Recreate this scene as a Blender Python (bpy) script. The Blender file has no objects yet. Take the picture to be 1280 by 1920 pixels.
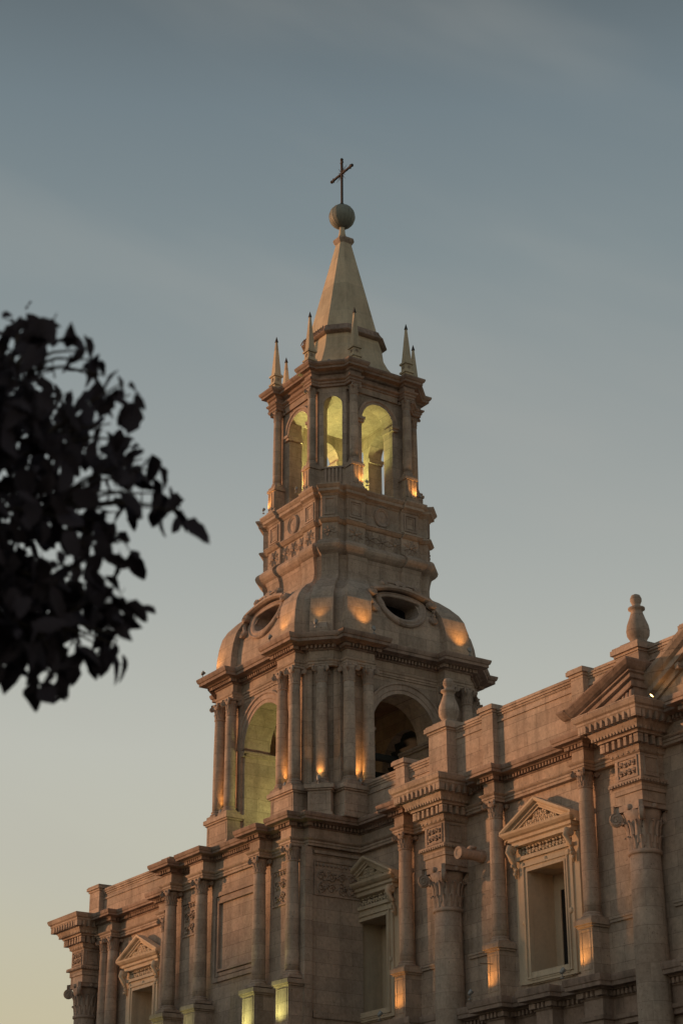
import bpy, math, random
from mathutils import Vector, Matrix
sin, cos, pi = math.sin, math.cos, math.pi
R = math.radians
random.seed(7)
S = bpy.context.scene
COL = S.collection

# ------------------------------------------------------------------ camera
RM = ((0.55654979, 0.83080485, -0.00395423),
      (0.33351674, -0.2190561, 0.91694111),
      (-0.76093293, 0.51164218, 0.39900295))          # rows: right, up, forward
CAM = Vector((53.9005655, -36.32807508, 1.6))
cam = bpy.data.cameras.new('camera')
co = bpy.data.objects.new('camera', cam)
COL.objects.link(co)
co.matrix_world = Matrix(((RM[0][0], RM[1][0], -RM[2][0], CAM.x),
                          (RM[0][1], RM[1][1], -RM[2][1], CAM.y),
                          (RM[0][2], RM[1][2], -RM[2][2], CAM.z), (0, 0, 0, 1)))
cam.sensor_fit = 'VERTICAL'
cam.sensor_height = 36.0
cam.lens = 3603.348 * 36 / 1920
cam.clip_start = 0.1
cam.clip_end = 3000
cam.dof.use_dof = True
cam.dof.focus_distance = 66
cam.dof.aperture_fstop = 3.2
S.camera = co

# ------------------------------------------------------------------ world, sun, exposure
SUN_AZ = Vector((-0.755, -0.656, 0)).normalized()
SUN_EL = R(2.5)
W = bpy.data.worlds.new('World')
S.world = W
W.use_nodes = True
nt = W.node_tree
nt.nodes.clear()


def N(t, typ, **k):
    n = t.nodes.new(typ)
    for a, b in k.items():
        setattr(n, a, b)
    return n


out = N(nt, 'ShaderNodeOutputWorld')
bg = N(nt, 'ShaderNodeBackground')
tc = N(nt, 'ShaderNodeTexCoord')
sep = N(nt, 'ShaderNodeSeparateXYZ')
nt.links.new(tc.outputs['Generated'], sep.inputs[0])
ramp = N(nt, 'ShaderNodeValToRGB')
el = ramp.color_ramp.elements
stops = [(0.0, (.60, .47, .27)), (.10, (.575, .485, .31)), (.157, (.535, .488, .345)), (.215, (.51, .497, .405)), (.282, (.487, .492, .437)),
         (.36, (.385, .405, .382)), (.437, (.292, .323, .322)), (.515, (.215, .26, .275)), (.578, (.163, .207, .231)),
         (.63, (.112, .140, .156)), (.67, (.098, .124, .140)), (.8, (.088, .113, .130)), (1.0, (.085, .11, .135))]
el[0].position, el[0].color = stops[0][0], stops[0][1] + (1,)
el[1].position, el[1].color = stops[-1][0], stops[-1][1] + (1,)
for p, c in stops[1:-1]:
    e = el.new(p)
    e.color = c + (1,)
nt.links.new(sep.outputs['Z'], ramp.inputs[0])
sky = N(nt, 'ShaderNodeTexSky', sky_type='NISHITA', sun_disc=False)
sky.sun_elevation = SUN_EL
sky.sun_rotation = math.atan2(SUN_AZ.x, SUN_AZ.y)
sky.air_density = 1.2
sky.dust_density = 2.0
# thin high cloud streaks
ca = N(nt, 'ShaderNodeVectorMath', operation='DOT_PRODUCT')
ca.inputs[1].default_value = (.556, .831, 0)          # along the front
nt.links.new(tc.outputs['Generated'], ca.inputs[0])
tilt = N(nt, 'ShaderNodeMath', operation='MULTIPLY_ADD')
tilt.inputs[1].default_value = .32
nt.links.new(ca.outputs['Value'], tilt.inputs[0])
nt.links.new(sep.outputs['Z'], tilt.inputs[2])
sx1 = N(nt, 'ShaderNodeMath', operation='MULTIPLY')
sx1.inputs[1].default_value = 2.4
nt.links.new(ca.outputs['Value'], sx1.inputs[0])
sx2 = N(nt, 'ShaderNodeMath', operation='MULTIPLY_ADD')
sx2.inputs[1].default_value = 9.0
sx2.inputs[2].default_value = 5.1
nt.links.new(tilt.outputs[0], sx2.inputs[0])
cvec = N(nt, 'ShaderNodeCombineXYZ')
nt.links.new(sx1.outputs[0], cvec.inputs[0])
nt.links.new(sx2.outputs[0], cvec.inputs[1])
nz = N(nt, 'ShaderNodeTexNoise')
nz.inputs['Scale'].default_value = 1.0
nz.inputs['Detail'].default_value = 4
nz.inputs['Roughness'].default_value = .5
nt.links.new(cvec.outputs[0], nz.inputs['Vector'])
cr = N(nt, 'ShaderNodeMapRange', interpolation_type='SMOOTHSTEP')
cr.inputs[1].default_value, cr.inputs[2].default_value = .46, .74
cr.inputs[3].default_value, cr.inputs[4].default_value = 0.0, .24
nt.links.new(nz.outputs[0], cr.inputs[0])
cl = N(nt, 'ShaderNodeMix', data_type='RGBA')
cl.inputs[7].default_value = (.44, .425, .385, 1)
nt.links.new(cr.outputs[0], cl.inputs[0])
nt.links.new(ramp.outputs[0], cl.inputs[6])
m2 = N(nt, 'ShaderNodeMix', data_type='RGBA', blend_type='ADD')
m2.inputs[0].default_value = 0.012                    # a little of the physical dusk sky on top
nt.links.new(cl.outputs[2], m2.inputs[6])
nt.links.new(sky.outputs[0], m2.inputs[7])
# the sky opposite the afterglow is darker
dt = N(nt, 'ShaderNodeVectorMath', operation='DOT_PRODUCT')
dt.inputs[1].default_value = tuple(SUN_AZ)
nt.links.new(tc.outputs['Generated'], dt.inputs[0])
az = N(nt, 'ShaderNodeMapRange', interpolation_type='SMOOTHSTEP')
az.inputs[1].default_value, az.inputs[2].default_value = -.85, .12
az.inputs[3].default_value, az.inputs[4].default_value = .66, 1.0
nt.links.new(dt.outputs['Value'], az.inputs[0])
m3 = N(nt, 'ShaderNodeMix', data_type='RGBA', blend_type='MULTIPLY')
m3.inputs[0].default_value = 1
nt.links.new(m2.outputs[2], m3.inputs[6])
nt.links.new(az.outputs[0], m3.inputs[7])
nt.links.new(m3.outputs[2], bg.inputs[0])
bg.inputs[1].default_value = 1.0
nt.links.new(bg.outputs[0], out.inputs[0])

sl = bpy.data.lights.new('sun', 'SUN')
sl.energy = 2.65
sl.angle = R(3.0)
sl.color = (1.0, .475, .215)
so = bpy.data.objects.new('sun', sl)
COL.objects.link(so)
sdir = Vector((SUN_AZ.x * cos(SUN_EL), SUN_AZ.y * cos(SUN_EL), sin(SUN_EL)))
so.rotation_euler = sdir.to_track_quat('Z', 'Y').to_euler()
S.view_settings.view_transform = 'Standard'
S.view_settings.look = 'None'
S.view_settings.exposure = 0
S.view_settings.gamma = 1


# ------------------------------------------------------------------ materials
def new_mat(name):
    m = bpy.data.materials.new(name)
    m.use_nodes = True
    t = m.node_tree
    return m, t, t.nodes['Principled BSDF']


def stone(name, base, var=.2, course=.42, brick=.9, mortar=.55, pits=.5, rough=.9, bump=.5, stain=.18):
    m, t, b = new_mat(name)
    b.inputs['Roughness'].default_value = rough
    b.inputs['Specular IOR Level'].default_value = .2
    L = t.links.new
    geo = N(t, 'ShaderNodeNewGeometry')
    sp = N(t, 'ShaderNodeSeparateXYZ')
    L(geo.outputs['Position'], sp.inputs[0])
    ad = N(t, 'ShaderNodeMath', operation='ADD')
    L(sp.outputs[0], ad.inputs[0])
    L(sp.outputs[1], ad.inputs[1])
    cb = N(t, 'ShaderNodeCombineXYZ')
    L(ad.outputs[0], cb.inputs[0])
    L(sp.outputs[2], cb.inputs[1])
    br = N(t, 'ShaderNodeTexBrick')
    br.inputs['Scale'].default_value = 1.0
    br.inputs['Brick Width'].default_value = brick
    br.inputs['Row Height'].default_value = course
    br.inputs['Mortar Size'].default_value = .007
    br.inputs['Mortar Smooth'].default_value = .4
    br.inputs['Bias'].default_value = 0
    v = .16
    br.inputs['Color1'].default_value = (1 - v, 1 - v, 1 - v, 1)
    br.inputs['Color2'].default_value = (1 + v * .6, 1 + v * .6, 1 + v * .6, 1)
    br.inputs['Mortar'].default_value = (mortar, mortar, mortar, 1)
    L(cb.outputs[0], br.inputs['Vector'])
    n1 = N(t, 'ShaderNodeTexNoise')
    n1.inputs['Scale'].default_value = 1.3
    n1.inputs['Detail'].default_value = 6
    n1.inputs['Roughness'].default_value = .65
    L(geo.outputs['Position'], n1.inputs['Vector'])
    r1 = N(t, 'ShaderNodeMapRange')
    r1.inputs[1].default_value, r1.inputs[2].default_value = .3, .7
    r1.inputs[3].default_value, r1.inputs[4].default_value = 1 - var, 1 + var
    L(n1.outputs[0], r1.inputs[0])
    n2 = N(t, 'ShaderNodeTexNoise')
    n2.inputs['Scale'].default_value = 9
    n2.inputs['Detail'].default_value = 5
    n2.inputs['Roughness'].default_value = .7
    L(geo.outputs['Position'], n2.inputs['Vector'])
    r2 = N(t, 'ShaderNodeMapRange')
    r2.inputs[1].default_value, r2.inputs[2].default_value = .3, .7
    r2.inputs[3].default_value, r2.inputs[4].default_value = 1 - var * .8, 1 + var * .8
    L(n2.outputs[0], r2.inputs[0])
    # pits of the volcanic stone
    vo = N(t, 'ShaderNodeTexNoise')
    vo.inputs['Scale'].default_value = 17
    vo.inputs['Detail'].default_value = 2
    L(geo.outputs['Position'], vo.inputs['Vector'])
    r3 = N(t, 'ShaderNodeMapRange')
    r3.inputs[1].default_value, r3.inputs[2].default_value = .24, .36
    r3.inputs[3].default_value, r3.inputs[4].default_value = 1 - pits, 1
    L(vo.outputs[0], r3.inputs[0])
    # weather streaks running down
    ms = N(t, 'ShaderNodeMapping')
    ms.inputs['Scale'].default_value = (2.6, 2.6, .28)
    L(geo.outputs['Position'], ms.inputs[0])
    n4 = N(t, 'ShaderNodeTexNoise')
    n4.inputs['Scale'].default_value = 1.0
    n4.inputs['Detail'].default_value = 6
    n4.inputs['Roughness'].default_value = .6
    L(ms.outputs[0], n4.inputs['Vector'])
    r4 = N(t, 'ShaderNodeMapRange')
    r4.inputs[1].default_value, r4.inputs[2].default_value = .34, .52
    r4.inputs[3].default_value, r4.inputs[4].default_value = 1 - stain, 1.03
    L(n4.outputs[0], r4.inputs[0])
    prev = br.outputs['Color']
    for r in (r1, r2, r3, r4):
        mx = N(t, 'ShaderNodeMix', data_type='RGBA', blend_type='MULTIPLY')
        mx.inputs[0].default_value = 1
        L(prev, mx.inputs[6])
        L(r.outputs[0], mx.inputs[7])
        prev = mx.outputs[2]
    # hue drift between pinkish and greyish blocks
    n5 = N(t, 'ShaderNodeTexNoise')
    n5.inputs['Scale'].default_value = .8
    n5.inputs['Detail'].default_value = 3
    L(geo.outputs['Position'], n5.inputs['Vector'])
    hm = N(t, 'ShaderNodeMix', data_type='RGBA')
    hm.inputs[6].default_value = (base[0] * .94, base[1] * 1.03, base[2] * 1.08, 1)
    hm.inputs[7].default_value = (base[0] * 1.05, base[1] * .96, base[2] * .92, 1)
    L(n5.outputs[0], hm.inputs[0])
    fm = N(t, 'ShaderNodeMix', data_type='RGBA', blend_type='MULTIPLY')
    fm.inputs[0].default_value = 1
    L(hm.outputs[2], fm.inputs[6])
    L(prev, fm.inputs[7])
    L(fm.outputs[2], b.inputs['Base Color'])
    bp = N(t, 'ShaderNodeBump')
    bp.inputs['Strength'].default_value = bump
    bp.inputs['Distance'].default_value = .03
    hs = N(t, 'ShaderNodeMath', operation='MULTIPLY')
    L(r3.outputs[0], hs.inputs[0])
    L(r2.outputs[0], hs.inputs[1])
    h2 = N(t, 'ShaderNodeMath', operation='MULTIPLY')
    L(hs.outputs[0], h2.inputs[0])
    L(br.outputs['Color'], h2.inputs[1])
    bv = N(t, 'ShaderNodeBevel', samples=3)
    bv.inputs['Radius'].default_value = .012
    L(h2.outputs[0], bp.inputs['Height'])
    L(bv.outputs[0], bp.inputs['Normal'])
    L(bp.outputs[0], b.inputs['Normal'])
    return m


def plain(name, colr, rough=.6, metal=0, noise=.15, scale=8, emit=None, es=0):
    m, t, b = new_mat(name)
    b.inputs['Roughness'].default_value = rough
    b.inputs['Metallic'].default_value = metal
    L = t.links.new
    geo = N(t, 'ShaderNodeNewGeometry')
    n = N(t, 'ShaderNodeTexNoise')
    n.inputs['Scale'].default_value = scale
    n.inputs['Detail'].default_value = 5
    L(geo.outputs['Position'], n.inputs['Vector'])
    mx = N(t, 'ShaderNodeMix', data_type='RGBA')
    mx.inputs[6].default_value = tuple(c * (1 - noise) for c in colr) + (1,)
    mx.inputs[7].default_value = tuple(c * (1 + noise) for c in colr) + (1,)
    L(n.outputs[0], mx.inputs[0])
    L(mx.outputs[2], b.inputs['Base Color'])
    if emit:
        b.inputs['Emission Color'].default_value = emit + (1,)
        b.inputs['Emission Strength'].default_value = es
    return m


STONE = stone('stone', (.455, .37, .31))
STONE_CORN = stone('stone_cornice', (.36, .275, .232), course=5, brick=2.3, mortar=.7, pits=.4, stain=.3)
STONE_CARVED = stone('stone_carved', (.42, .338, .288), course=5, brick=7, pits=.35, bump=.35)
STONE_PLAIN = stone('stone_plain', (.455, .37, .31), course=.48, brick=1.15, mortar=.62, pits=.5)
STONE_LIGHT = stone('stone_light', (.68, .57, .44), var=.08, course=9, brick=9, pits=.15, bump=.2, stain=.15)
STONE_SPIRE = stone('stone_spire', (.60, .515, .385), var=.10, course=1.35, brick=2.6, mortar=.78, pits=.15, bump=.15, stain=.22)
STONE_DARK = stone('stone_dark', (.30, .215, .165), var=.2, course=5, brick=7, pits=.4, bump=.4)  # darker brown stone for the belfry ceiling
COPPER = plain('weathered_copper', (.25, .27, .24), .6, .0, .3, 4)
IRON = plain('iron', (.06, .05, .045), .6, .6, .3, 20)
DARKTIP = plain('dark_tip', (.05, .042, .04), .6, .3)
LAMP_BODY = plain('lamp_body', (.30, .31, .32), .45, .3, .1)
GLASS_DARK = plain('window_pane', (.012, .016, .022), .12, 0, .2)
TIMBER = plain('timber', (.035, .045, .05), .7, 0, .3, 6)
BARK = plain('bark', (.06, .045, .035), .9, 0, .4, 14)
LENS = plain('lamp_lens', (.8, .7, .5), .3, emit=(1, .62, .22), es=9)
PAVING = stone('paving', (.06, .055, .052), course=.6, brick=.9, mortar=.6, pits=.2)


def leaf_mat():
    m, t, b = new_mat('leaf')
    L = t.links.new
    oi = N(t, 'ShaderNodeNewGeometry')
    n = N(t, 'ShaderNodeTexNoise')
    n.inputs['Scale'].default_value = 5
    L(oi.outputs['Position'], n.inputs['Vector'])
    mx = N(t, 'ShaderNodeMix', data_type='RGBA')
    mx.inputs[6].default_value = (.045, .038, .052, 1)
    mx.inputs[7].default_value = (.066, .056, .066, 1)
    L(n.outputs[0], mx.inputs[0])
    L(mx.outputs[2], b.inputs['Base Color'])
    b.inputs['Roughness'].default_value = .85
    b.inputs['Specular IOR Level'].default_value = .08
    return m


LEAF = leaf_mat()


# ------------------------------------------------------------------ mesh builder
class MB:
    def __init__(s, ang=None, cx=0, cy=0):
        s.v, s.f, s.sm = [], [], []
        s.ang, s.cx, s.cy = ang, cx, cy
        s.lean = None

    def add(s, p):
        x, y, z = p
        if s.lean:
            y += s.lean[0] * max(0, z - s.lean[1])
        if s.ang is not None:
            c, q = cos(s.ang), sin(s.ang)
            x, y = x * c - y * q + s.cx, x * q + y * c + s.cy
        s.v.append((x, y, z))
        return len(s.v) - 1

    def pts(s, ps):
        return [s.add(p) for p in ps]

    def face(s, idx, smooth=False):
        s.f.append(tuple(idx))
        s.sm.append(smooth)

    def poly(s, ps, smooth=False):
        s.face(s.pts(ps), smooth)

    def box(s, x0, x1, y0, y1, z0, z1):
        a = s.pts([(x0, y0, z0), (x1, y0, z0), (x1, y1, z0), (x0, y1, z0), (x0, y0, z1), (x1, y0, z1), (x1, y1, z1), (x0, y1, z1)])
        for q in ((0, 3, 2, 1), (4, 5, 6, 7), (0, 1, 5, 4), (1, 2, 6, 5), (2, 3, 7, 6), (3, 0, 4, 7)):
            s.face([a[i] for i in q])

    def frustum(s, x0, x1, y0, y1, z0, X0, X1, Y0, Y1, z1):
        a = s.pts([(x0, y0, z0), (x1, y0, z0), (x1, y1, z0), (x0, y1, z0), (X0, Y0, z1), (X1, Y0, z1), (X1, Y1, z1), (X0, Y1, z1)])
        for q in ((0, 3, 2, 1), (4, 5, 6, 7), (0, 1, 5, 4), (1, 2, 6, 5), (2, 3, 7, 6), (3, 0, 4, 7)):
            s.face([a[i] for i in q])

    def loft(s, secs, closed=True, cap0=False, cap1=False, endcaps=False, smooth=False):
        ids = [s.pts(c) for c in secs]
        n = len(secs[0])
        for a, b in zip(ids, ids[1:]):
            for i in range(n if closed else n - 1):
                j = (i + 1) % n
                s.face([a[i], a[j], b[j], b[i]], smooth)
        if cap0:
            s.face(ids[0][::-1])
        if cap1:
            s.face(ids[-1])
        if endcaps and not closed:
            s.face([q[0] for q in ids])
            s.face([q[-1] for q in ids][::-1])

    def prism(s, poly, z0, z1):
        s.loft([[(x, y, z0) for x, y in poly], [(x, y, z1) for x, y in poly]], True, True, True)

    def lathe(s, prof, cx=0, cy=0, n=20, smooth=True, cap=True, ph=0):
        secs = [[(cx + r * cos(2 * pi * i / n + ph), cy + r * sin(2 * pi * i / n + ph), z) for i in range(n)] for r, z in prof]
        s.loft(secs, True, cap, cap, smooth=smooth)

    def tube(s, ps, r, n=6, smooth=True, closed=False):
        ps = [Vector(p) for p in ps]
        rr = r if isinstance(r, (list, tuple)) else [r] * len(ps)
        secs = []
        for i, p in enumerate(ps):
            d = (ps[min(i + 1, len(ps) - 1)] - ps[max(i - 1, 0)])
            d = d.normalized() if d.length > 1e-9 else Vector((0, 0, 1))
            up = Vector((0, 0, 1)) if abs(d.z) < .9 else Vector((1, 0, 0))
            a = d.cross(up).normalized()
            b = a.cross(d)
            secs.append([tuple(p + (a * cos(2 * pi * k / n) + b * sin(2 * pi * k / n)) * rr[i]) for k in range(n)])
        s.loft(secs, True, True, True, smooth=smooth)

    def ball(s, c, r, sx=1, sy=1, sz=1, nu=10, nv=6, smooth=True):
        secs = []
        for j in range(nv + 1):
            a = -pi / 2 + pi * j / nv
            rr = max(cos(a), .02) * r
            secs.append([(c[0] + rr * sx * cos(2 * pi * i / nu), c[1] + rr * sy * sin(2 * pi * i / nu), c[2] + r * sz * sin(a)) for i in range(nu)])
        s.loft(secs, True, True, True, smooth=smooth)

    # wall panel with an arched opening; local front plane y=yf, back plane y=yf+d
    def arch_wall(s, x0, x1, z0, z1, hw, zs, yf, d, xc=0, n=14, zsill=None):
        zb = z0 if zsill is None else zsill
        if x0 < xc - hw - 1e-6:
            s.box(x0, xc - hw, yf, yf + d, z0, z1)
        if x1 > xc + hw + 1e-6:
            s.box(xc + hw, x1, yf, yf + d, z0, z1)
        if zsill is not None:
            s.box(xc - hw, xc + hw, yf, yf + d, z0, zsill)
        A = [(xc - hw * cos(pi * i / n), zs + hw * sin(pi * i / n)) for i in range(n + 1)]
        for (xa, za), (xb, zc) in zip(A, A[1:]):
            s.poly([(xa, yf, za), (xb, yf, zc), (xb, yf, z1), (xa, yf, z1)])
            s.poly([(xa, yf + d, z1), (xb, yf + d, z1), (xb, yf + d, zc), (xa, yf + d, za)])
            s.poly([(xa, yf, za), (xa, yf + d, za), (xb, yf + d, zc), (xb, yf, zc)])
            s.poly([(xa, yf, z1), (xb, yf, z1), (xb, yf + d, z1), (xa, yf + d, z1)])

    # moulded arch ring, profile points (radius, outward projection)
    def arch_ring(s, xc, zs, yf, prof, n=18, a0=0, a1=pi):
        secs = []
        for i in range(n + 1):
            a = a1 + (a0 - a1) * i / n
            secs.append([(xc + r * cos(a), yf - o, zs + r * sin(a)) for r, o in prof])
        s.loft(secs, False)

    # picture-frame moulding on a vertical plane y=yf
    def frame(s, x0, x1, z0, z1, w, yf, o):
        s.box(x0, x1, yf - o, yf + .02, z1 - w, z1)
        s.box(x0, x1, yf - o, yf + .02, z0, z0 + w)
        s.box(x0, x0 + w, yf - o, yf + .02, z0 + w, z1 - w)
        s.box(x1 - w, x1, yf - o, yf + .02, z0 + w, z1 - w)

    def build(s, name, mat, parent=None, bevel=None):
        me = bpy.data.meshes.new(name)
        me.from_pydata(s.v, [], s.f)
        for p, k in zip(me.polygons, s.sm):
            p.use_smooth = k
        me.materials.append(mat)
        import bmesh
        bm = bmesh.new()
        bm.from_mesh(me)
        bmesh.ops.recalc_face_normals(bm, faces=bm.faces)
        bm.to_mesh(me)
        bm.free()
        me.update()
        o = bpy.data.objects.new(name, me)
        COL.objects.link(o)
        if parent:
            o.parent = parent
        return o


def empty(name, loc, label=None, cat=None, group=None):
    o = bpy.data.objects.new(name, None)
    o.location = loc
    o.empty_display_size = .3
    COL.objects.link(o)
    tag(o, label, cat, group)
    return o


def tag(o, label=None, cat=None, group=None, kind=None):
    if label:
        o['label'] = label
    if cat:
        o['category'] = cat
    if group:
        o['group'] = group
    if kind:
        o['kind'] = kind
    return o


def copy_tree(o, parent=None):
    c = o.copy()
    COL.objects.link(c)
    if parent:
        c.parent = parent
    for ch in list(o.children):
        copy_tree(ch, c)
    return c


def offset_path(path, off, closed):
    n = len(path)
    res = []
    for i in range(n):
        p = Vector(path[i])
        segs = []
        if closed or i > 0:
            segs.append((p - Vector(path[i - 1])).normalized())
        if closed or i < n - 1:
            segs.append((Vector(path[(i + 1) % n]) - p).normalized())
        nn = [Vector((d.y, -d.x)) for d in segs]
        if len(nn) == 1:
            m = nn[0]
        else:
            b = nn[0] + nn[1]
            m = b / max(b.dot(nn[0]), .25)
        q = p + m * off
        res.append((q.x, q.y))
    return res


def moulding(mb, path, prof, closed=False):
    secs = [[(x, y, z) for x, y in offset_path(path, o, closed)] for o, z in prof]
    mb.loft(secs, closed, endcaps=not closed)


def lerp_moulding(mb, F, K, prof, closed=True):
    secs = [[(a[0] + (b[0] - a[0]) * t, a[1] + (b[1] - a[1]) * t, z) for a, b in zip(F, K)] for t, z in prof]
    mb.loft(secs, closed)


def dentils(mb, path, o0, o1, z0, z1, w, gap, closed=False):
    p0 = offset_path(path, o0, closed)
    p1 = offset_path(path, o1, closed)
    n = len(path)
    for i in range(n if closed else n - 1):
        j = (i + 1) % n
        A, B = Vector(p1[i]), Vector(p1[j])
        d = Vector(path[j]) - Vector(path[i])
        if d.length < .12:
            continue
        d.normalize()
        A = A + d * .004
        B = B - d * .004
        L = (B - A).dot(d)
        ez = .002 * (i % 3)
        if L < w:
            continue
        nrm = Vector((d.y, -d.x))
        k = max(1, int((L + gap) / (w + gap)))
        st = (L - k * w) / (k - 1) if k > 1 else 0
        for q in range(k):
            a = A + d * (q * (w + st))
            b = a + d * w
            ai, bi = a - nrm * (o1 - o0), b - nrm * (o1 - o0)
            mb.prism([(a.x, a.y), (b.x, b.y), (bi.x, bi.y), (ai.x, ai.y)], z0 + ez, z1 + ez)


def quarter(F):
    """repeat a quarter outline (front side and its right-hand corner) round the four sides"""
    r = []
    for k in range(4):
        c, s_ = cos(k * pi / 2), sin(k * pi / 2)
        r += [(x * c - y * s_, x * s_ + y * c) for x, y in F]
    return r


def shift(P, cx, cy):
    return [(x + cx, y + cy) for x, y in P]


# ------------------------------------------------------------------ columns
def leaf_row(mb, r0, r1, z0, z1, n, w, ph=0, curl=.06):
    for i in range(n):
        a = 2 * pi * i / n + ph
        ca, sa = cos(a), sin(a)

        def P(t, rr, z):
            return (rr * ca - t * sa, rr * sa + t * ca, z)
        h = z1 - z0
        secs = []
        for f, rr, ww in ((0, r0, .8), (.35, r0 + (r1 - r0) * .2, 1), (.7, r0 + (r1 - r0) * .55, .85), (.93, r1 + curl * .5, .55), (1.0, r1 + curl, .4), (.9, r1 + curl * 1.5, .25)):
            z = z0 + h * f
            secs.append([P(-w * ww, rr - w * .18, z), P(-w * ww * .35, rr + w * .1, z), P(0, rr + w * .3, z), P(w * ww * .35, rr + w * .1, z), P(w * ww, rr - w * .18, z)])
        mb.loft(secs, False, smooth=True)


def spiral_volute(mb, c, ax, r, t):
    """scroll disc at c; ax = horizontal axis direction, radius r, half thickness t"""
    ax = Vector(ax).normalized()
    u = Vector((0, 0, 1))
    v = ax.cross(u)
    n = 16
    secs = []
    for o, rr in ((-t, r * .86), (-t * .8, r), (t * .8, r), (t, r * .86)):
        secs.append([tuple(Vector(c) + ax * o + (u * cos(2 * pi * i / n) + v * sin(2 * pi * i / n)) * rr) for i in range(n)])
    mb.loft(secs, True, True, True, smooth=False)
    for sgn in (-1, 1):
        ps = []
        for i in range(30):
            a = sgn * i * .42
            rr = r * (.92 - .8 * i / 29)
            ps.append(Vector(c) + ax * sgn * (t + r * .02) + (u * cos(a) + v * sin(a)) * rr)
        mb.tube(ps, [r * .10] * 30, 5)


def make_capital(name, mat, r, h, detail=True):
    """Corinthian capital, origin at its underside"""
    mb = MB()
    mb.lathe([(r * .98, -.02), (r * 1.13, 0), (r * 1.13, h * .07), (r, h * .09), (r, h * .45), (r * 1.12, h * .72), (r * 1.28, h * .86)], n=16)
    leaf_row(mb, r * 1.00, r * 1.10, h * .08, h * .36, 14, r * .20, 0, r * .10)
    leaf_row(mb, r * 1.02, r * 1.16, h * .20, h * .66, 14, r * .20, pi / 14, r * .13)
    q = r * 1.42
    c = q * .80
    pl = []
    for k in range(4):
        a = k * pi / 2
        for x, y in ((-q, -q * .86), (-c * .5, -c), (c * .5, -c), (q, -q * .86)):
            pl.append((x * cos(a) - y * sin(a), x * sin(a) + y * cos(a)))
    mb.prism(pl, h * .87, h)
    for k in range(4):
        a = pi / 4 + k * pi / 2
        d = Vector((cos(a), sin(a), 0))
        p = d * r * 1.72
        spiral_volute(mb, (p.x, p.y, h * .74), (-d.y, d.x, 0), h * .145, r * .15)
        mb.tube([d * r * 1.0 + Vector((0, 0, h * .5)), d * r * 1.25 + Vector((0, 0, h * .74)), d * r * 1.7 + Vector((0, 0, h * .86))], r * .10, 5)
        a2 = k * pi / 2
        mb.ball((cos(a2) * c * 1.02, sin(a2) * c * 1.02, h * .93), r * .22, nu=8, nv=5)
    return mb.build(name, mat)


def make_base(name, mat, r, h):
    mb = MB()
    q = r * 1.38
    mb.box(-q, q, -q, q, 0, h * .36)
    mb.lathe([(r * 1.3, h * .36), (r * 1.38, h * .46), (r * 1.3, h * .58), (r * 1.1, h * .64), (r * 1.1, h * .74), (r * 1.2, h * .82), (r * 1.12, h * .93), (r * 1.0, h)], n=20)
    return mb.build(name, mat)


def make_shaft(name, mat, r, h):
    mb = MB()
    k = 10
    mb.lathe([(r * (1.0 - .14 * max(0, (i / k - .3) / .7) ** 1.6), h * i / k) for i in range(k + 1)], n=22)
    return mb.build(name, mat)


class ColumnKind:
    def __init__(s, r, hb, hs, hc, mat=None):
        s.r, s.hb, s.hs, s.hc = r, hb, hs, hc
        s.proto = None

    def place(s, parent, x, y, z, rot=0):
        if s.proto is None:
            sh = make_shaft('column', STONE_PLAIN, s.r, s.hs)
            ca = make_capital('capital', STONE_CARVED, s.r * .86, s.hc)
            ba = make_base('column_base', STONE_CARVED, s.r, s.hb)
            ca.parent = sh
            ca.location = (0, 0, s.hs)
            ba.parent = sh
            ba.location = (0, 0, -s.hb)
            s.proto = sh
            o = sh
        else:
            o = copy_tree(s.proto)
        o.parent = parent
        o.location = (x, y, z + s.hb)
        o.rotation_euler = (0, 0, rot)
        return o


# carved relief: a field of small scrolls and leaves on plane y=yf (local), merged in one mesh
def relief(mb, x0, x1, z0, z1, yf, seed=0, dens=1.0, t=.06):
    rnd = random.Random(seed)
    w, h = x1 - x0, z1 - z0
    u = min(w, h)
    cx, cz = (x0 + x1) / 2, (z0 + z1) / 2

    def scroll(x, z, r, sg, turns=1.4):
        ps, rr = [], []
        for i in range(16):
            f = i / 15
            a = f * turns * 2 * pi * sg + rnd.random() * .05
            q = r * (1 - .75 * f)
            ps.append((x + q * cos(a), yf - t * .45, z + q * sin(a)))
            rr.append(t * .55 * (1 - .3 * f))
        mb.tube(ps, rr, 5)
    k = max(2, int(round(w / h * 2.0 * dens))) if w > h else 2
    m = max(2, int(round(h / w * 2.0 * dens))) if h > w else 2
    for i in range(k):
        for j in range(m):
            x = x0 + w * (i + .5) / k
            z = z0 + h * (j + .5) / m
            sg = 1 if (i + j) % 2 else -1
            r = min(w / k, h / m) * .42
            scroll(x, z, r, sg)
            for q in range(4):
                a = rnd.random() * 2 * pi
                mb.ball((x + r * 1.05 * cos(a), yf - t * .3, z + r * 1.05 * sin(a)), r * .34, 1, t / (r * .34) * .9, .7, 6, 4)


def rosette(mb, x, z, r, yf, n=8):
    for i in range(n):
        a = 2 * pi * i / n + pi / n
        c, s_ = cos(a), sin(a)
        secs = []
        for f, w, o in ((.22, .07, .05), (.5, .17, .09), (.78, .15, .075), (1.0, .02, .03)):
            px, pz = x + c * r * f, z + s_ * r * f
            secs.append([(px - s_ * w * r, yf, pz + c * w * r), (px, yf - o * r * 1.9, pz), (px + s_ * w * r, yf, pz - c * w * r)])
        mb.loft(secs, False, smooth=False)
    mb.ball((x, yf - .02, z), r * .2, nu=10, nv=6)
    for i in range(n):
        a = 2 * pi * i / n
        mb.ball((x + cos(a) * r * .72, yf, z + sin(a) * r * .72), r * .09, 1, .8, 1, 6, 4)


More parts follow.
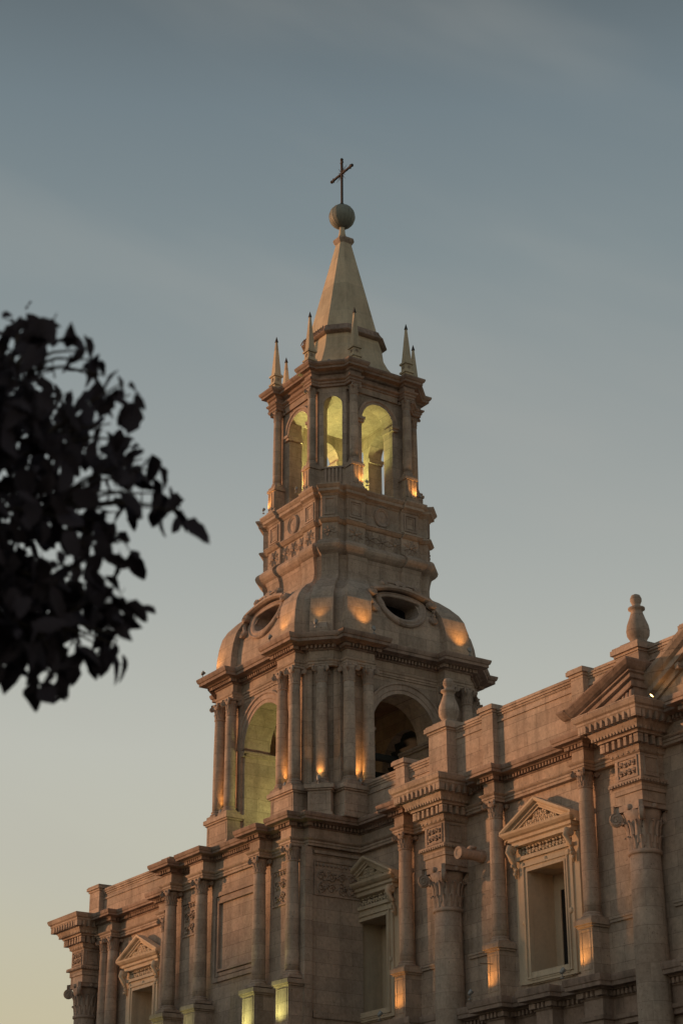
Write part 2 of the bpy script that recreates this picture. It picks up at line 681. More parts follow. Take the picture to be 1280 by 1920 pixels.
CORN = [(0, 0), (.06, .03), (.10, .09), (.10, .37), (.37, .38), (.40, .41), (.48, .46), (.88, .48), (.88, .66), (.95, .70), (.985, .82), (1.0, .90), (1.0, 1.0), (-.8, 1.02)]


def corn(ov, z0, z1):
    return [(o * ov, z0 + (z1 - z0) * h) for o, h in CORN]


# ================================================================== BELL TOWER
TX, TY = .05, .08
tower = empty('bell_tower', (TX, TY, 17.2), 'stone bell tower with arched openings, pointed spire and ball with cross', 'tower')
tower.location = (0, 0, 0)

# --- belfry: corner piers and arched walls
zb0, zbW = 17.2, 22.6
mb = MB(0, TX, TY)
pier = [(1.32, -3.37), (1.42, -3.37), (1.42, -3.47), (2.62, -3.47), (2.62, -3.25), (2.72, -3.15), (3.15, -2.72), (3.25, -2.62), (3.47, -2.62), (3.47, -1.42), (3.37, -1.42), (3.37, -1.32)]
for k in range(4):
    mb.ang = k * pi / 2
    mb.prism(pier + [(1.32, -1.32)], zb0, 20.52)
    mb.prism(pier + [(2.36, -1.32), (2.36, -2.36), (1.32, -2.36)], 20.52, 23.0)
    # pilaster behind the diagonal column
    mb.ang = k * pi / 2 + pi / 4
    mb.box(-.62, -.36, -4.22, -4.0, zb0 + 1.1, 22.9)
    mb.box(.36, .62, -4.22, -4.0, zb0 + 1.1, 22.9)
for k in range(4):
    mb.ang = k * pi / 2
    mb.arch_wall(-1.32, 1.32, 20.52, 23.0, 1.3, 20.60, -3.37, 1.0)
mb.build('belfry_wall', STONE, tower)
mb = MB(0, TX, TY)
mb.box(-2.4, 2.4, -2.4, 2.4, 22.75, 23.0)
mb.build('belfry_ceiling', STONE_DARK, tower)
for k in range(4):
    mb = MB(k * pi / 2, TX, TY)
    mb.arch_ring(0, 20.60, -3.37, [(1.3, 0), (1.3, .05), (1.42, .05), (1.44, .08), (1.60, .08), (1.63, .13), (1.70, .13), (1.70, 0)])
    # impost ledges, running in along the jambs
    for sx in (-1, 1):
        a, b = sorted((sx * 1.24, sx * 1.34))
        mb.box(a, b, -3.44, -1.35, 20.36, 20.44)
        a, b = sorted((sx * 1.20, sx * 1.34))
        mb.box(a, b, -3.48, -1.35, 20.44, 20.52)
        a, b = sorted((sx * 1.24, sx * 1.43))
        mb.box(a, b, -3.46, -3.36, 20.34, 20.53)
    mb.build('arch_moulding', STONE_CARVED, tower)

# entablature outlines
FQ = [(-2.57, -3.82), (-1.45, -3.82), (-1.45, -3.42), (1.45, -3.42), (1.45, -3.82), (2.57, -3.82), (2.57, -3.42), (2.88, -3.46), (3.46, -2.88), (3.42, -2.57)]
KQ = [(-3.09, -4.38), (-1.10, -4.38), (-1.10, -3.95), (1.10, -3.95), (1.10, -4.38), (3.09, -4.38), (3.09, -4.03), (3.17, -3.95), (3.95, -3.17), (4.03, -3.09)]
F4, K4 = shift(quarter(FQ), TX, TY), shift(quarter(KQ), TX, TY)


def T(frac_z, z0, z1):
    return [(t, z0 + (z1 - z0) * h) for t, h in frac_z]


mb = MB()
lerp_moulding(mb, F4, K4, [(-.3, 22.40), (-.02, 22.40), (-.02, 22.47), (.03, 22.48), (.03, 22.55), (.10, 22.58), (.13, 22.64), (0, 22.65), (0, 22.93)])
mb.build('architrave', STONE, tower)
mb = MB()
lerp_moulding(mb, F4, K4, T([(0, 0), (.10, .04), (.12, .10), (.12, .36), (.36, .37), (.42, .39), (.50, .44), (.86, .46), (.86, .66), (.93, .70), (.98, .84), (1, .92), (1, 1), (-.35, 1.03)], 22.93, 23.42))
dd = [(a[0] + (b[0] - a[0]) * .12, a[1] + (b[1] - a[1]) * .12) for a, b in zip(F4, K4)]
dentils(mb, dd, -.1, .12, 22.985, 23.095, .075, .06, True)
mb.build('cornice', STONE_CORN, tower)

# pedestals and columns
belf = ColumnKind(.205, .30, 3.25, .60)
mb = MB(0, TX, TY)


def pedestal(mb, x0, x1, y0, y1, z0, z1, panel=True):
    mb.box(x0 - .06, x1 + .06, y0 - .06, y1, z0, z0 + .14)
    mb.box(x0, x1, y0, y1, z0 + .14, z1 - .2)
    mb.box(x0 - .05, x1 + .05, y0 - .05, y1, z1 - .2, z1 - .14)
    mb.box(x0 - .10, x1 + .10, y0 - .10, y1, z1 - .14, z1)
    if panel:
        mb.frame(x0 + .08, x1 - .08, z0 + .22, z1 - .26, .04, y0, .012)


for k in range(4):
    dp = 3.98 if k == 0 else 3.92
    for sx in (-1, 1):
        mb = MB(k * pi / 2, TX, TY)
        a, b = sorted((sx * 1.395, sx * 2.76))
        pedestal(mb, a, b, -dp, -3.3, 17.2, 18.28)
        mb.build('pedestal', STONE, tower)
    mb = MB(k * pi / 2 + pi / 4, TX, TY)
    pedestal(mb, -.38, .38, -4.78, -4.0, 17.2, 18.28)
    mb.build('pedestal', STONE, tower)


def rot(x, y, a):
    return x * cos(a) - y * sin(a) + TX, x * sin(a) + y * cos(a) + TY


for k in range(4):
    a = k * pi / 2
    for t in (-2.44, -1.68, 1.68, 2.44):
        if k in (2, 3) and abs(t) < 2:
            continue
        x, y = rot(t, -3.74, a)
        belf.place(tower, x, y, 18.28, a)
    x, y = rot(0, -4.40, a + pi / 4)
    belf.place(tower, x, y, 18.28, a + pi / 4)

# bell beam inside the belfry
mb = MB(0, TX, TY)
mb.box(.85, 1.10, -1.9, 2.2, 20.30, 20.50)
mb.build('bell_beam', TIMBER, tower)
mb = MB(0, TX, TY)
mb.box(-1.10, -.85, -1.9, 2.2, 20.30, 20.50)
mb.build('bell_beam', TIMBER, tower)
mb = MB(0, TX, TY)
mb.box(-1.3, 1.3, .1, .32, 20.5, 20.72)
mb.build('bell_beam', TIMBER, tower)
mb = MB(0, TX, TY)
mb.lathe([(.62, 19.15), (.60, 19.22), (.50, 19.35), (.42, 19.7), (.38, 20.05), (.30, 20.25), (.1, 20.34), (.1, 20.5)], 0, .2, 24)
mb.build('bell', plain('bronze', (.05, .045, .035), .5, .7), tower)

mb = MB(pi, TX, TY)  # louvre added in the back arch to shut out the sky behind
for i in range(15):
    z = 18.2 + i * .26
    hw_ = 1.28 if z < 20.5 else math.sqrt(max(.01, 1.28 ** 2 - (z - 20.6) ** 2))
    a = mb.pts([(-hw_, -2.9, z), (hw_, -2.9, z), (hw_, -2.6, z + .3), (-hw_, -2.6, z + .3)])
    mb.face(a)
mb.box(-1.29, 1.29, -3.0, -2.5, 17.25, 18.2)
mb.build('sky_blocking_louvre', TIMBER, tower)

# --- curved (ogee) stage above the belfry
PR = [(3.84, 23.42), (3.86, 23.75), (3.84, 24.1), (3.79, 24.5), (3.70, 24.88), (3.55, 25.16), (3.28, 25.47), (2.96, 25.76), (2.70, 25.93), (2.53, 26.05), (2.42, 26.22), (2.385, 26.42), (2.385, 26.62), (2.41, 26.82), (2.46, 27.02)]


def ogee_outline(w, z, f):
    """f 0 at the foot .. 1 at the neck"""
    a1 = w * (.41 - .10 * f)
    a2 = w * (.67 - .03 * f)
    rc = .26 - .16 * f
    dg = w * (1.165 + .09 * f)
    hd = .40 - .10 * f
    s2 = math.sqrt(.5)
    inn = dg - .3 + .1 * f

    def D(t, d):
        return ((t + d) * s2, (t - d) * s2)
    q = [(-a2, -w), (-a1, -w), (-a1, -(w - rc)), (-.7, -(w - rc)), (.7, -(w - rc)), (a1, -(w - rc)), (a1, -w), (a2, -w)]
    e1 = D(-hd - .10, inn)
    q += [(a2, min(-(w - .3), e1[1] - .02) if e1[0] >= a2 - .3 else e1[1]), D(-hd, inn), D(-hd, dg), D(hd, dg), D(hd, inn), (-min(-(w - .3), e1[1] - .02), -a2)]
    return q


mb = MB()
secs = []
for i, (w, z) in enumerate(PR):
    f = max(0, min(1, (3.86 - w) / 1.45))
    secs.append([(x, y, z) for x, y in shift(quarter(ogee_outline(w, z, f)), TX, TY)])
mb.loft(secs, True)
npt = len(secs[0])
keep = [i for i in range(len(mb.f)) if not (i % npt % (npt // 4) == 3 and 24.4 < PR[i // npt][1] < 25.4)]
mb.f = [mb.f[i] for i in keep]
mb.sm = [mb.sm[i] for i in keep]
mb.build('curved_stage', STONE_PLAIN, tower)

# oculus windows: moulded oval on an upright face, with scrolls
for k in range(4):
    root = None
    mb = MB(k * pi / 2, TX, TY)
    mb.lean = LEAN = (.36, 24.5)
    n = 40
    yf = -3.60
    zc = 24.92
    zc = 25.27
    A, Bh = .80, .72

    def ov(a, bl, o, bu=.14):
        return [(a * cos(2 * pi * i / n), yf - o, zc + (bl if sin(2 * pi * i / n) < 0 else bu) * sin(2 * pi * i / n)) for i in range(n)]
    mb.loft([ov(A + .27, Bh + .29, -1.6, .34), ov(A + .27, Bh + .29, .0, .34), ov(A + .25, Bh + .27, .05, .33), ov(A + .20, Bh + .22, .08, .30), ov(A + .16, Bh + .17, .03, .26), ov(A + .09, Bh + .09, .05, .2), ov(A + .04, Bh + .04, .03, .16), ov(A, Bh, .0), ov(A * .94, Bh * .92, -.85)], True)
    fr = mb.build('oculus', STONE_CARVED, tower)
    mb = MB(k * pi / 2, TX, TY)
    mb.lean = LEAN
    mb.poly([(p[0], yf + .8, p[2]) for p in ov(A, Bh, 0)])
    mb.build('pane', GLASS_DARK, fr)
    mb = MB(k * pi / 2, TX, TY)
    mb.lean = LEAN
    # brow moulding and scroll ends
    def brow(h, x):
        return zc + h + .26 * cos(x / 1.25 * pi / 2)
    xs_ = [-1.22 + 2.44 * i / 18 for i in range(19)]
    mb.loft([[(x, yf + .5, brow(.14, x)) for x in xs_], [(x, yf - .16, brow(.14, x)) for x in xs_], [(x, yf - .26, brow(.19, x)) for x in xs_], [(x, yf - .28, brow(.27, x)) for x in xs_], [(x, yf - .22, brow(.31, x)) for x in xs_], [(x, yf + .5, brow(.33, x)) for x in xs_]], False, endcaps=True)
    for sx in (-1, 1):
        spiral_volute(mb, (sx * 1.26, yf - .12, zc + .12), (0, 1, 0), .17, .12)
        spiral_volute(mb, (sx * .70, yf - .20, zc + .56), (0, 1, 0), .12, .09)
        ps = [(sx * (1.36 - .02 * i + .06 * sin(i * .9)), yf - .06, zc + .02 - .09 * i) for i in range(7)]
        mb.tube(ps, [.10, .10, .09, .08, .08, .07, .05], 7)
        spiral_volute(mb, (sx * 1.22, yf - .05, zc - .52), (0, 1, 0), .15, .08)
    for i in range(5):
        a = i * pi / 4
        mb.ball((.14 * cos(a), yf - .22, zc + .58 + .14 * sin(a)), .09, 1, .7, 1.1, 7, 5)
    mb.tube([(-.7, yf - .22, zc + .62), (-.35, yf - .22, zc + .66), (0, yf - .22, zc + .62), (.35, yf - .22, zc + .66), (.7, yf - .22, zc + .62)], .05, 6)
    mb.build('scrollwork', STONE_CARVED, fr)


# --- panelled stage with flower frieze
def c_out(w, a1f=.33, a2f=.655, rc=.10, dgf=1.29, hd=.27):
    a1, a2 = .80 + (w - 2.4) * .3, 1.58 + (w - 2.4) * .8
    dg = 3.08 + (w - 2.4) * 1.0
    s2 = math.sqrt(.5)
    hd = .30 + (w - 2.4) * .5
    inn = dg - .18

    def D(t, d):
        return ((t + d) * s2, (t - d) * s2)
    return [(-a2, -w), (-a1, -w), (-a1, -(w - rc)), (a1, -(w - rc)), (a1, -w), (a2, -w), (a2, -(w - .16)), D(-hd - .02, inn), D(-hd, dg), D(hd, dg), D(hd + .02, inn), (w - .16, -a2)]


mb = MB()
prof = [(2.40, 27.00), (2.44, 27.04), (2.52, 27.10), (2.60, 27.20), (2.63, 27.30), (2.60, 27.40), (2.54, 27.47), (2.46, 27.52), (2.42, 27.56), (2.36, 27.56), (2.36, 28.20), (2.42, 28.22), (2.46, 28.26), (2.52, 28.33), (2.50, 28.38), (2.36, 28.42), (2.36, 29.22), (2.40, 29.25), (2.42, 29.30), (2.54, 29.36), (2.54, 29.46), (2.58, 29.49), (2.64, 29.57), (2.64, 29.62), (1.5, 29.66)]
mb.loft([[(x, y, z) for x, y in shift(quarter(c_out(w)), TX, TY)] for w, z in prof], True, False, True)
mb.build('panelled_stage', STONE_PLAIN, tower)
for k in range(4):
    for x, y, r in ((-1.18, -2.36, .32), (1.18, -2.36, .32), (-.54, -2.26, .31), (0, -2.26, .31), (.54, -2.26, .31)):
        mb = MB(k * pi / 2, TX, TY)
        rosette(mb, x, 27.88, r, y)
        mb.build('rosette', STONE_CARVED, tower)
    mb = MB(k * pi / 2 + pi / 4, TX, TY)
    rosette(mb, 0, 27.88, .24, -3.04)
    mb.build('rosette', STONE_CARVED, tower)
    for sx in (-1, 1):
        mb = MB(k * pi / 2, TX, TY)
        mb.frame(sx * 1.19 - .28, sx * 1.19 + .28, 28.50, 29.16, .06, -2.36, .035)
        mb.frame(sx * 1.19 - .18, sx * 1.19 + .18, 28.60, 29.06, .04, -2.36, .02)
        mb.build('raised_panel', STONE_CARVED, tower)
    mb = MB(k * pi / 2, TX, TY)
    n = 30
    # oval medallion
    se = []
    for a, o in ((.40, 0), (.40, .06), (.36, .09), (.31, .05), (.28, .05), (.26, .02), (.02, .05)):
        se.append([(a * .82 * cos(2 * pi * i / n), -2.26 - o, 28.82 + (a * .97 if a > .1 else a) * sin(2 * pi * i / n)) for i in range(n)])
    mb.loft(se, True)
    mb.build('oval_medallion', STONE_CARVED, tower)
    mb = MB(k * pi / 2 + pi / 4, TX, TY)
    mb.frame(-.2, .2, 28.50, 29.16, .05, -3.04, .03)
    mb.build('raised_panel', STONE_CARVED, tower)

# --- open octagonal arcade
AW, AD, AX = 2.05, 2.42, 1.34
zA0, zA1 = 29.62, 33.95
mb = MB(0, TX, TY)
for k in range(4):
    mb.ang = k * pi / 2
    mb.arch_wall(-1.02, 1.02, zA0, zA1, .68, 32.72, -AW, .55)
    mb.ang = k * pi / 2 + pi / 4
    hwd = math.hypot(AX - AW, -AW + AX) / 2 + .02
    mb.arch_wall(-.50, .50, zA0, zA1, .345, 33.12, -AD, .6, zsill=30.62)
    # solid corner between the wall panels, behind the columns
    for sx in (-1, 1):
        pass
for k in range(4):
    for sg in (-1, 1):
        mb.ang = k * pi / 2
        mb.prism([(sg * 1.02, -AW + .003), (sg * AX, -AW + .003), (sg * 1.40, -1.95), (sg * 1.02, -1.52)][::sg], zA0 + .01, zA1 - .01)
mb.build('arcade_wall', STONE, tower)
mb = MB(0, TX, TY)
mb.lathe([(2.3, 33.70), (2.3, 33.95)], 0, 0, 8, False, ph=pi / 8)
mb.build('arcade_ceiling', STONE, tower)
for k in range(4):
    mb = MB(k * pi / 2, TX, TY)
    mb.arch_ring(0, 32.72, -AW, [(.68, 0), (.68, .05), (.78, .05), (.80, .09), (.88, .09), (.88, 0)], 16)
    for sx in (-1, 1):
        a, b = sorted((sx * .60, sx * .92))
        mb.box(a, b, -AW - .14, -AW + .05, 32.62, 32.72)
        mb.box(a + .02, b - .02, -AW - .09, -AW + .05, 32.52, 32.62)
        a, b = sorted((sx * .60, sx * .69))
        mb.box(a, b, -AW + .05, -AW + .55, 32.53, 32.71)
    mb.build('arch_moulding', STONE_CARVED, tower)
    mb = MB(k * pi / 2 + pi / 4, TX, TY)
    for i in range(5):
        mb.box(-.30 + i * .135, -.22 + i * .135, -AD - .05, -AD, 29.95, 30.55)
    mb.box(-.42, .42, -AD - .07, -AD + .02, 30.55, 30.62)
    mb.build('fluted_sill', STONE_CARVED, tower)
arc = ColumnKind(.165, .26, 2.55, .42)
mb = MB(0, TX, TY)
CP = (1.17, -2.27)
for k in range(4):
    for sx in (-1, 1):
        mb = MB(k * pi / 2, TX, TY)
        x = sx * CP[0]
        mb.box(x - .27, x + .27, CP[1] - .27, -1.9, zA0, zA0 + .12)
        mb.box(x - .23, x + .23, CP[1] - .23, -1.9, zA0 + .12, 30.52)
        mb.box(x - .27, x + .27, CP[1] - .27, -1.9, 30.52, 30.62)
        for q in (-1, 1):
            mb.box(x + q * .17 - .03, x + q * .17 + .03, CP[1] - .255, CP[1] - .2, zA0 + .2, 30.46)
        mb.box(x - .02, x + .02, CP[1] - .25, CP[1] - .2, zA0 + .2, 30.46)
        mb.build('pedestal', STONE, tower)
for k in range(4):
    for sx in (-1, 1):
        x, y = rot(sx * CP[0], CP[1], k * pi / 2)
        arc.place(tower, x, y, 30.62, k * pi / 2)
s2 = math.sqrt(.5)
FA = [(-1.44, -2.46), (-.96, -2.46), (-.96, -2.12), (.96, -2.12), (.96, -2.46), (1.44, -2.46), (1.44, -2.10), (2.10, -1.44)]
KA = [(-1.72, -2.79), (-.78, -2.79), (-.78, -2.52), (.78, -2.52), (.78, -2.79), (1.72, -2.79), (1.72, -2.50), (2.50, -1.72)]
FA4, KA4 = shift(quarter(FA), TX, TY), shift(quarter(KA), TX, TY)
mb = MB()
lerp_moulding(mb, FA4, KA4, [(-.5, 33.84), (0, 33.84), (0, 33.93), (.12, 33.95), (.12, 34.02), (.30, 34.06), (.35, 34.12), (.05, 34.14), (0, 34.15), (0, 34.30)])
lerp_moulding(mb, FA4, KA4, [(0, 34.30), (.2, 34.33), (.3, 34.40), (.75, 34.42), (.75, 34.50), (.88, 34.53), (1, 34.60), (1, 34.66), (-.6, 34.70), (-3.0, 34.71)])
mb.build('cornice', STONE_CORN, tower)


# --- pinnacles
def pinnacle():
    mb = MB()
    for q_, z0_, z1_ in ((.19, 0, .12), (.15, .12, .24), (.20, .24, .31), (.16, .31, .35), (.145, .35, .60), (.195, .60, .67), (.16, .67, .71)):
        mb.box(-q_, q_, -q_, q_, z0_, z1_)
    mb.frustum(-.135, .135, -.135, .135, .71, -.032, .032, -.032, .032, 2.12)
    o = mb.build('pinnacle', STONE_SPIRE, tower)
    mb = MB()
    mb.box(-.048, .048, -.048, .048, 2.115, 2.15)
    mb.frustum(-.046, .046, -.046, .046, 2.15, -.004, .004, -.004, .004, 2.36)
    mb.build('pinnacle_tip', DARKTIP, o)
    mb = MB()
    for k in range(4):
        mb.ang = k * pi / 2
        rosette(mb, 0, .475, .09, -.145, 6)
    mb.build('rosette', STONE_CARVED, o)
    return o


pin = None
for k in range(4):
    for sx in (-1, 1):
        o = pinnacle() if pin is None else copy_tree(pin)
        pin = pin or o
        o.parent = tower
        x, y = rot(sx * 1.17, -2.36, k * pi / 2)
        o.location = (x, y, 34.68)
        o.rotation_euler = (0, 0, k * pi / 2)


# --- spire
def oct_out(w, a):
    return shift(quarter([(-a, -w), (a, -w)]), TX * .6, TY * .6)


mb = MB()
pf = [(2.18, 1.30, 34.68), (2.02, 1.18, 34.80), (1.80, 1.02, 35.05), (1.60, .88, 35.38), (1.45, .78, 35.75), (1.33, .72, 36.15), (1.25, .69, 36.80)]
mb.loft([[(x, y, z) for x, y in oct_out(w, a)] for w, a, z in pf], True)
pf = [(1.235, .67, 36.92), (1.20, .64, 37.05), (.245, .155, 41.36)]
mb.loft([[(x, y, z) for x, y in oct_out(w, a)] for w, a, z in pf], True)
mb.build('spire', STONE_SPIRE, tower)
mb = MB()
pf = [(1.24, .685, 36.64), (1.36, .75, 36.66), (1.43, .79, 36.70), (1.44, .80, 36.74), (1.40, .77, 36.79), (1.34, .73, 36.90), (1.30, .70, 37.02), (1.21, .65, 37.06)]
mb.loft([[(x, y, z) for x, y in oct_out(w, a)] for w, a, z in pf], True)
for k in range(4):                                      # ribs of the flared collar
    mb.ang = k * pi / 2
    for i in range(9):
        t = -.68 + 1.36 * i / 8
        mb.tube([(t * .95, -1.31, 37.0), (t, -1.385, 36.88), (t * 1.04, -1.445, 36.73)], .022, 4)
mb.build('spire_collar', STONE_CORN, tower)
mb = MB()
pf = [(.26, .16, 41.28), (.30, .18, 41.34), (.35, .22, 41.44), (.35, .22, 41.50), (.18, .1, 41.54)]
mb.loft([[(x, y, z) for x, y in oct_out(w, a)] for w, a, z in pf], True, False, True)
mb.build('spire_cap', STONE, tower)
mb = MB()
mb.lathe([(.20, 41.52), (.13, 41.8), (.10, 42.15)], 0, 0, 16)
mb.build('ball_neck', STONE_SPIRE, tower)
mb = MB()
mb.ball((0, 0, 42.60), .515, nu=36, nv=20)
for i in range(18):
    a = 2 * pi * i / 18
    mb.tube([(.519 * cos(a) * cos(e), .519 * sin(a) * cos(e), 42.6 + .519 * sin(e)) for e in [(-1.35 + 2.7 * j / 12) for j in range(13)]], .006, 4)
mb.build('copper_ball', COPPER, tower)
mb = MB()
mb.lathe([(.10, 43.08), (.09, 43.2), (.05, 43.24)], 0, 0, 12)
mb.box(-.038, .038, -.038, .038, 43.2, 45.25)
zc = 44.62
mb.box(-.72, .72, -.036, .036, zc - .036, zc + .036)
for p in ((.72, 0, zc), (-.72, 0, zc), (0, 0, 45.28)):
    mb.ball(p, .07, nu=8, nv=6)
for p in ((.60, 0, zc), (-.60, 0, zc), (0, 0, 45.14)):
    for d in ((0, 0, 1), (1, 0, 0)):
        v = Vector(d)
        mb.ball(Vector(p) + v * .06, .045, nu=6, nv=4)
        mb.ball(Vector(p) - v * .06, .045, nu=6, nv=4)
for i in range(16):
    a = 2 * pi * (i + .5) / 16
    L = .42 if i % 2 else .30
    mb.tube([(.04 * cos(a), 0, zc + .04 * sin(a)), (L * cos(a), 0, zc + L * sin(a))], [.020, .006], 4)
mb.build('cross', IRON, tower)

# ================================================================== CHURCH FRONT
church = empty('church_front', (0, 0, 0), 'long stone church front with pedimented windows, columns in two sizes and roof urns', 'church')
YW = -1.6              # main wall plane
YB, XBR, XBL = -3.66, 3.36, -5.45   # projecting block under the tower
ZC = 17.2
WIN = [(-11.05, YW), (4.05, YW), (12.62, YW), (21.2, YW)]
OW, OZ0, OZ1 = .82, 10.9, 14.03      # window opening half width, sill, head
mb = MB()
# wall strips with rectangular window openings
xs = [-16.6]
for xc, _ in WIN:
    xs += [xc - OW, xc + OW]
xs.append(30.0)
for i in range(0, len(xs), 2):
    mb.box(xs[i], xs[i + 1], YW, YW + 1.5, 0, 16.9)
for xc, _ in WIN:
    mb.box(xc - OW, xc + OW, YW, YW + 1.5, 0, OZ0)
    mb.box(xc - OW, xc + OW, YW, YW + 1.5, OZ1, 16.9)
mb.box(XBL, XBR, YB, YW + .01, 0, 16.9)
mb.box(-16.6, 30, YW + 1.5, 30, 0, 16.95)
mb.build('wall', STONE, church)

# small order entablature path (left to right, outward = -y)
SMALL = [-13.9, -13.25, -9.0, 6.15, 10.70, 14.70, 19.3]
BASE = [-4.87, -2.75, 1.0, 3.0]
yr, yp, hwp = -1.74, -2.12, .25
yrb, ypb, hwb = -3.74, -4.22, .28
path = [(-16.9, yr)]


def piers(path, xs, yr, yp, h):
    for a, b in xs:
        path += [(a, yr), (a, yp), (b, yp), (b, yr)]


piers(path, [(-14.15, -13.0), (-9.25, -8.75)], yr, yp, hwp)
path += [(-5.52, yr), (-5.52, yrb)]
piers(path, [(-5.15, -4.55), (-3.25, -2.35), (.70, 1.30), (2.60, 3.20)], yrb, ypb, hwb)
path += [(3.50, yrb), (3.50, yr)]
piers(path, [(x - hwp, x + hwp) for x in SMALL[3:]], yr, yp, hwp)
path += [(30, yr)]
mb = MB()
moulding(mb, path, [(-.3, 16.22), (.02, 16.22), (.02, 16.30), (.05, 16.31), (.05, 16.38), (.10, 16.42), (.12, 16.46), (0, 16.47), (0, 16.78)])
dentils(mb, path, -.05, .06, 16.385, 16.42, .04, .04)
mb.build('architrave', STONE, church)
mb = MB()
moulding(mb, path, corn(.42, 16.78, 17.2))
dentils(mb, path, -.05, .145, 16.828, 16.928, .075, .06)
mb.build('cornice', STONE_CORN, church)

# lower cornice (between the storeys)
path2 = [(-16.9, yr)]
piers(path2, [(-14.3, -12.85), (-11.95, -10.1), (-9.4, -8.6)], yr, -2.1, 0)
path2 += [(-5.52, yr), (-5.52, yrb)]
piers(path2, [(-5.3, -4.4), (-3.2, -2.3), (.6, 1.5), (2.6, 3.22)], yrb, -4.45, 0)
path2 += [(3.5, yrb), (3.5, yr)]
piers(path2, [(5.65, 6.65), (10.22, 11.02), (12.42, 13.10), (14.42, 15.16), (18.9, 19.8)], yr, -2.12, 0)
path2 += [(30, yr)]
mb = MB()
moulding(mb, path2, [(-.3, 9.30), (.02, 9.30), (.02, 9.42), (.08, 9.45), (.10, 9.55), (0, 9.56), (0, 9.98)])
moulding(mb, path2, corn(.40, 9.98, 10.55))
dentils(mb, path2, -.05, .14, 10.045, 10.18, .09, .07)
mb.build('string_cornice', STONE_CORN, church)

# pedestals and columns of the small order
scol = ColumnKind(.225, .24, 3.42, .52)
for x in SMALL:
    mb = MB()
    pedestal(mb, x - .27, x + .27, -2.18, YW + .02, 10.55, 12.10, True)
    mb.build('pedestal', STONE, church)
for x in BASE:
    mb = MB()
    pedestal(mb, x - .36, x + .36, -4.38, YB + .02, 10.55, 12.02, True)
    mb.build('pedestal', STONE, church)
for x in SMALL:
    scol.place(church, x, -1.90, 12.08)
for x in BASE:
    scol.place(church, x, -4.02, 12.08)

# corner strip and dado bands
mb = MB()
mb.box(3.12, 3.445, -3.84, -3.56, 10.6, 16.215)
mb.box(3.30, 3.44, -3.50, -1.7, 16.02, 16.12)
mb.box(3.30, 3.42, -3.50, -1.7, 10.9, 11.1)
mb.build('wall_band', STONE, church)
for a, b in ((6.5, 7.6), (8.9, 10.35), (15.1, 16.3), (17.6, 19)):
    mb = MB()
    mb.box(a, b, YW - .06, YW + .02, 12.0, 12.08)
    mb.box(a, b, YW - .09, YW + .02, 12.08, 12.13)
    mb.build('wall_band', STONE, church)

# blind panel on the tower block
mb = MB()
mb.frame(-2.42, .66, 12.75, 15.74, .14, YB, .07)
mb.frame(-2.24, .48, 12.93, 15.56, .12, YB, .04)
mb.frame(-2.10, .34, 13.07, 15.42, .08, YB, .10)
mb.build('blind_panel', STONE_CARVED, church)

# carved plates
for i, (x0, x1, z0, z1) in enumerate(((1.28, 2.74, 14.60, 15.78), (-4.60, -3.02, 14.60, 15.78))):
    mb = MB()
    mb.frame(x0, x1, z0, z1, .05, YB, .05)
    relief(mb, x0 + .08, x1 - .08, z0 + .08, z1 - .28, YB - .0, 11 + i, 1.2, .05)
    for j in range(8):
        mb.ball((x0 + .14 + (x1 - x0 - .28) * j / 7, YB - .02, z1 - .14), .07, .8, .7, 1, 6, 4)
    mb.build('carved_plate', STONE_CARVED, church)
mb = MB(pi / 2, 0, 0)
# local frame turned: x along +Y, outward = +X
mb2 = MB(pi / 2, 0, 0)
mb2.frame(-3.46, -1.72, 14.70, 15.82, .05, -XBR, .04)
relief(mb2, -3.40, -1.8, 14.76, 15.52, -XBR - .0, 21, 1.0, .05)
for j in range(12):
    mb2.ball((-3.36 + 1.56 * j / 11, -XBR - .02, 15.68), .06, .8, .7, 1, 6, 4)
mb2.build('carved_plate', STONE_CARVED, church)


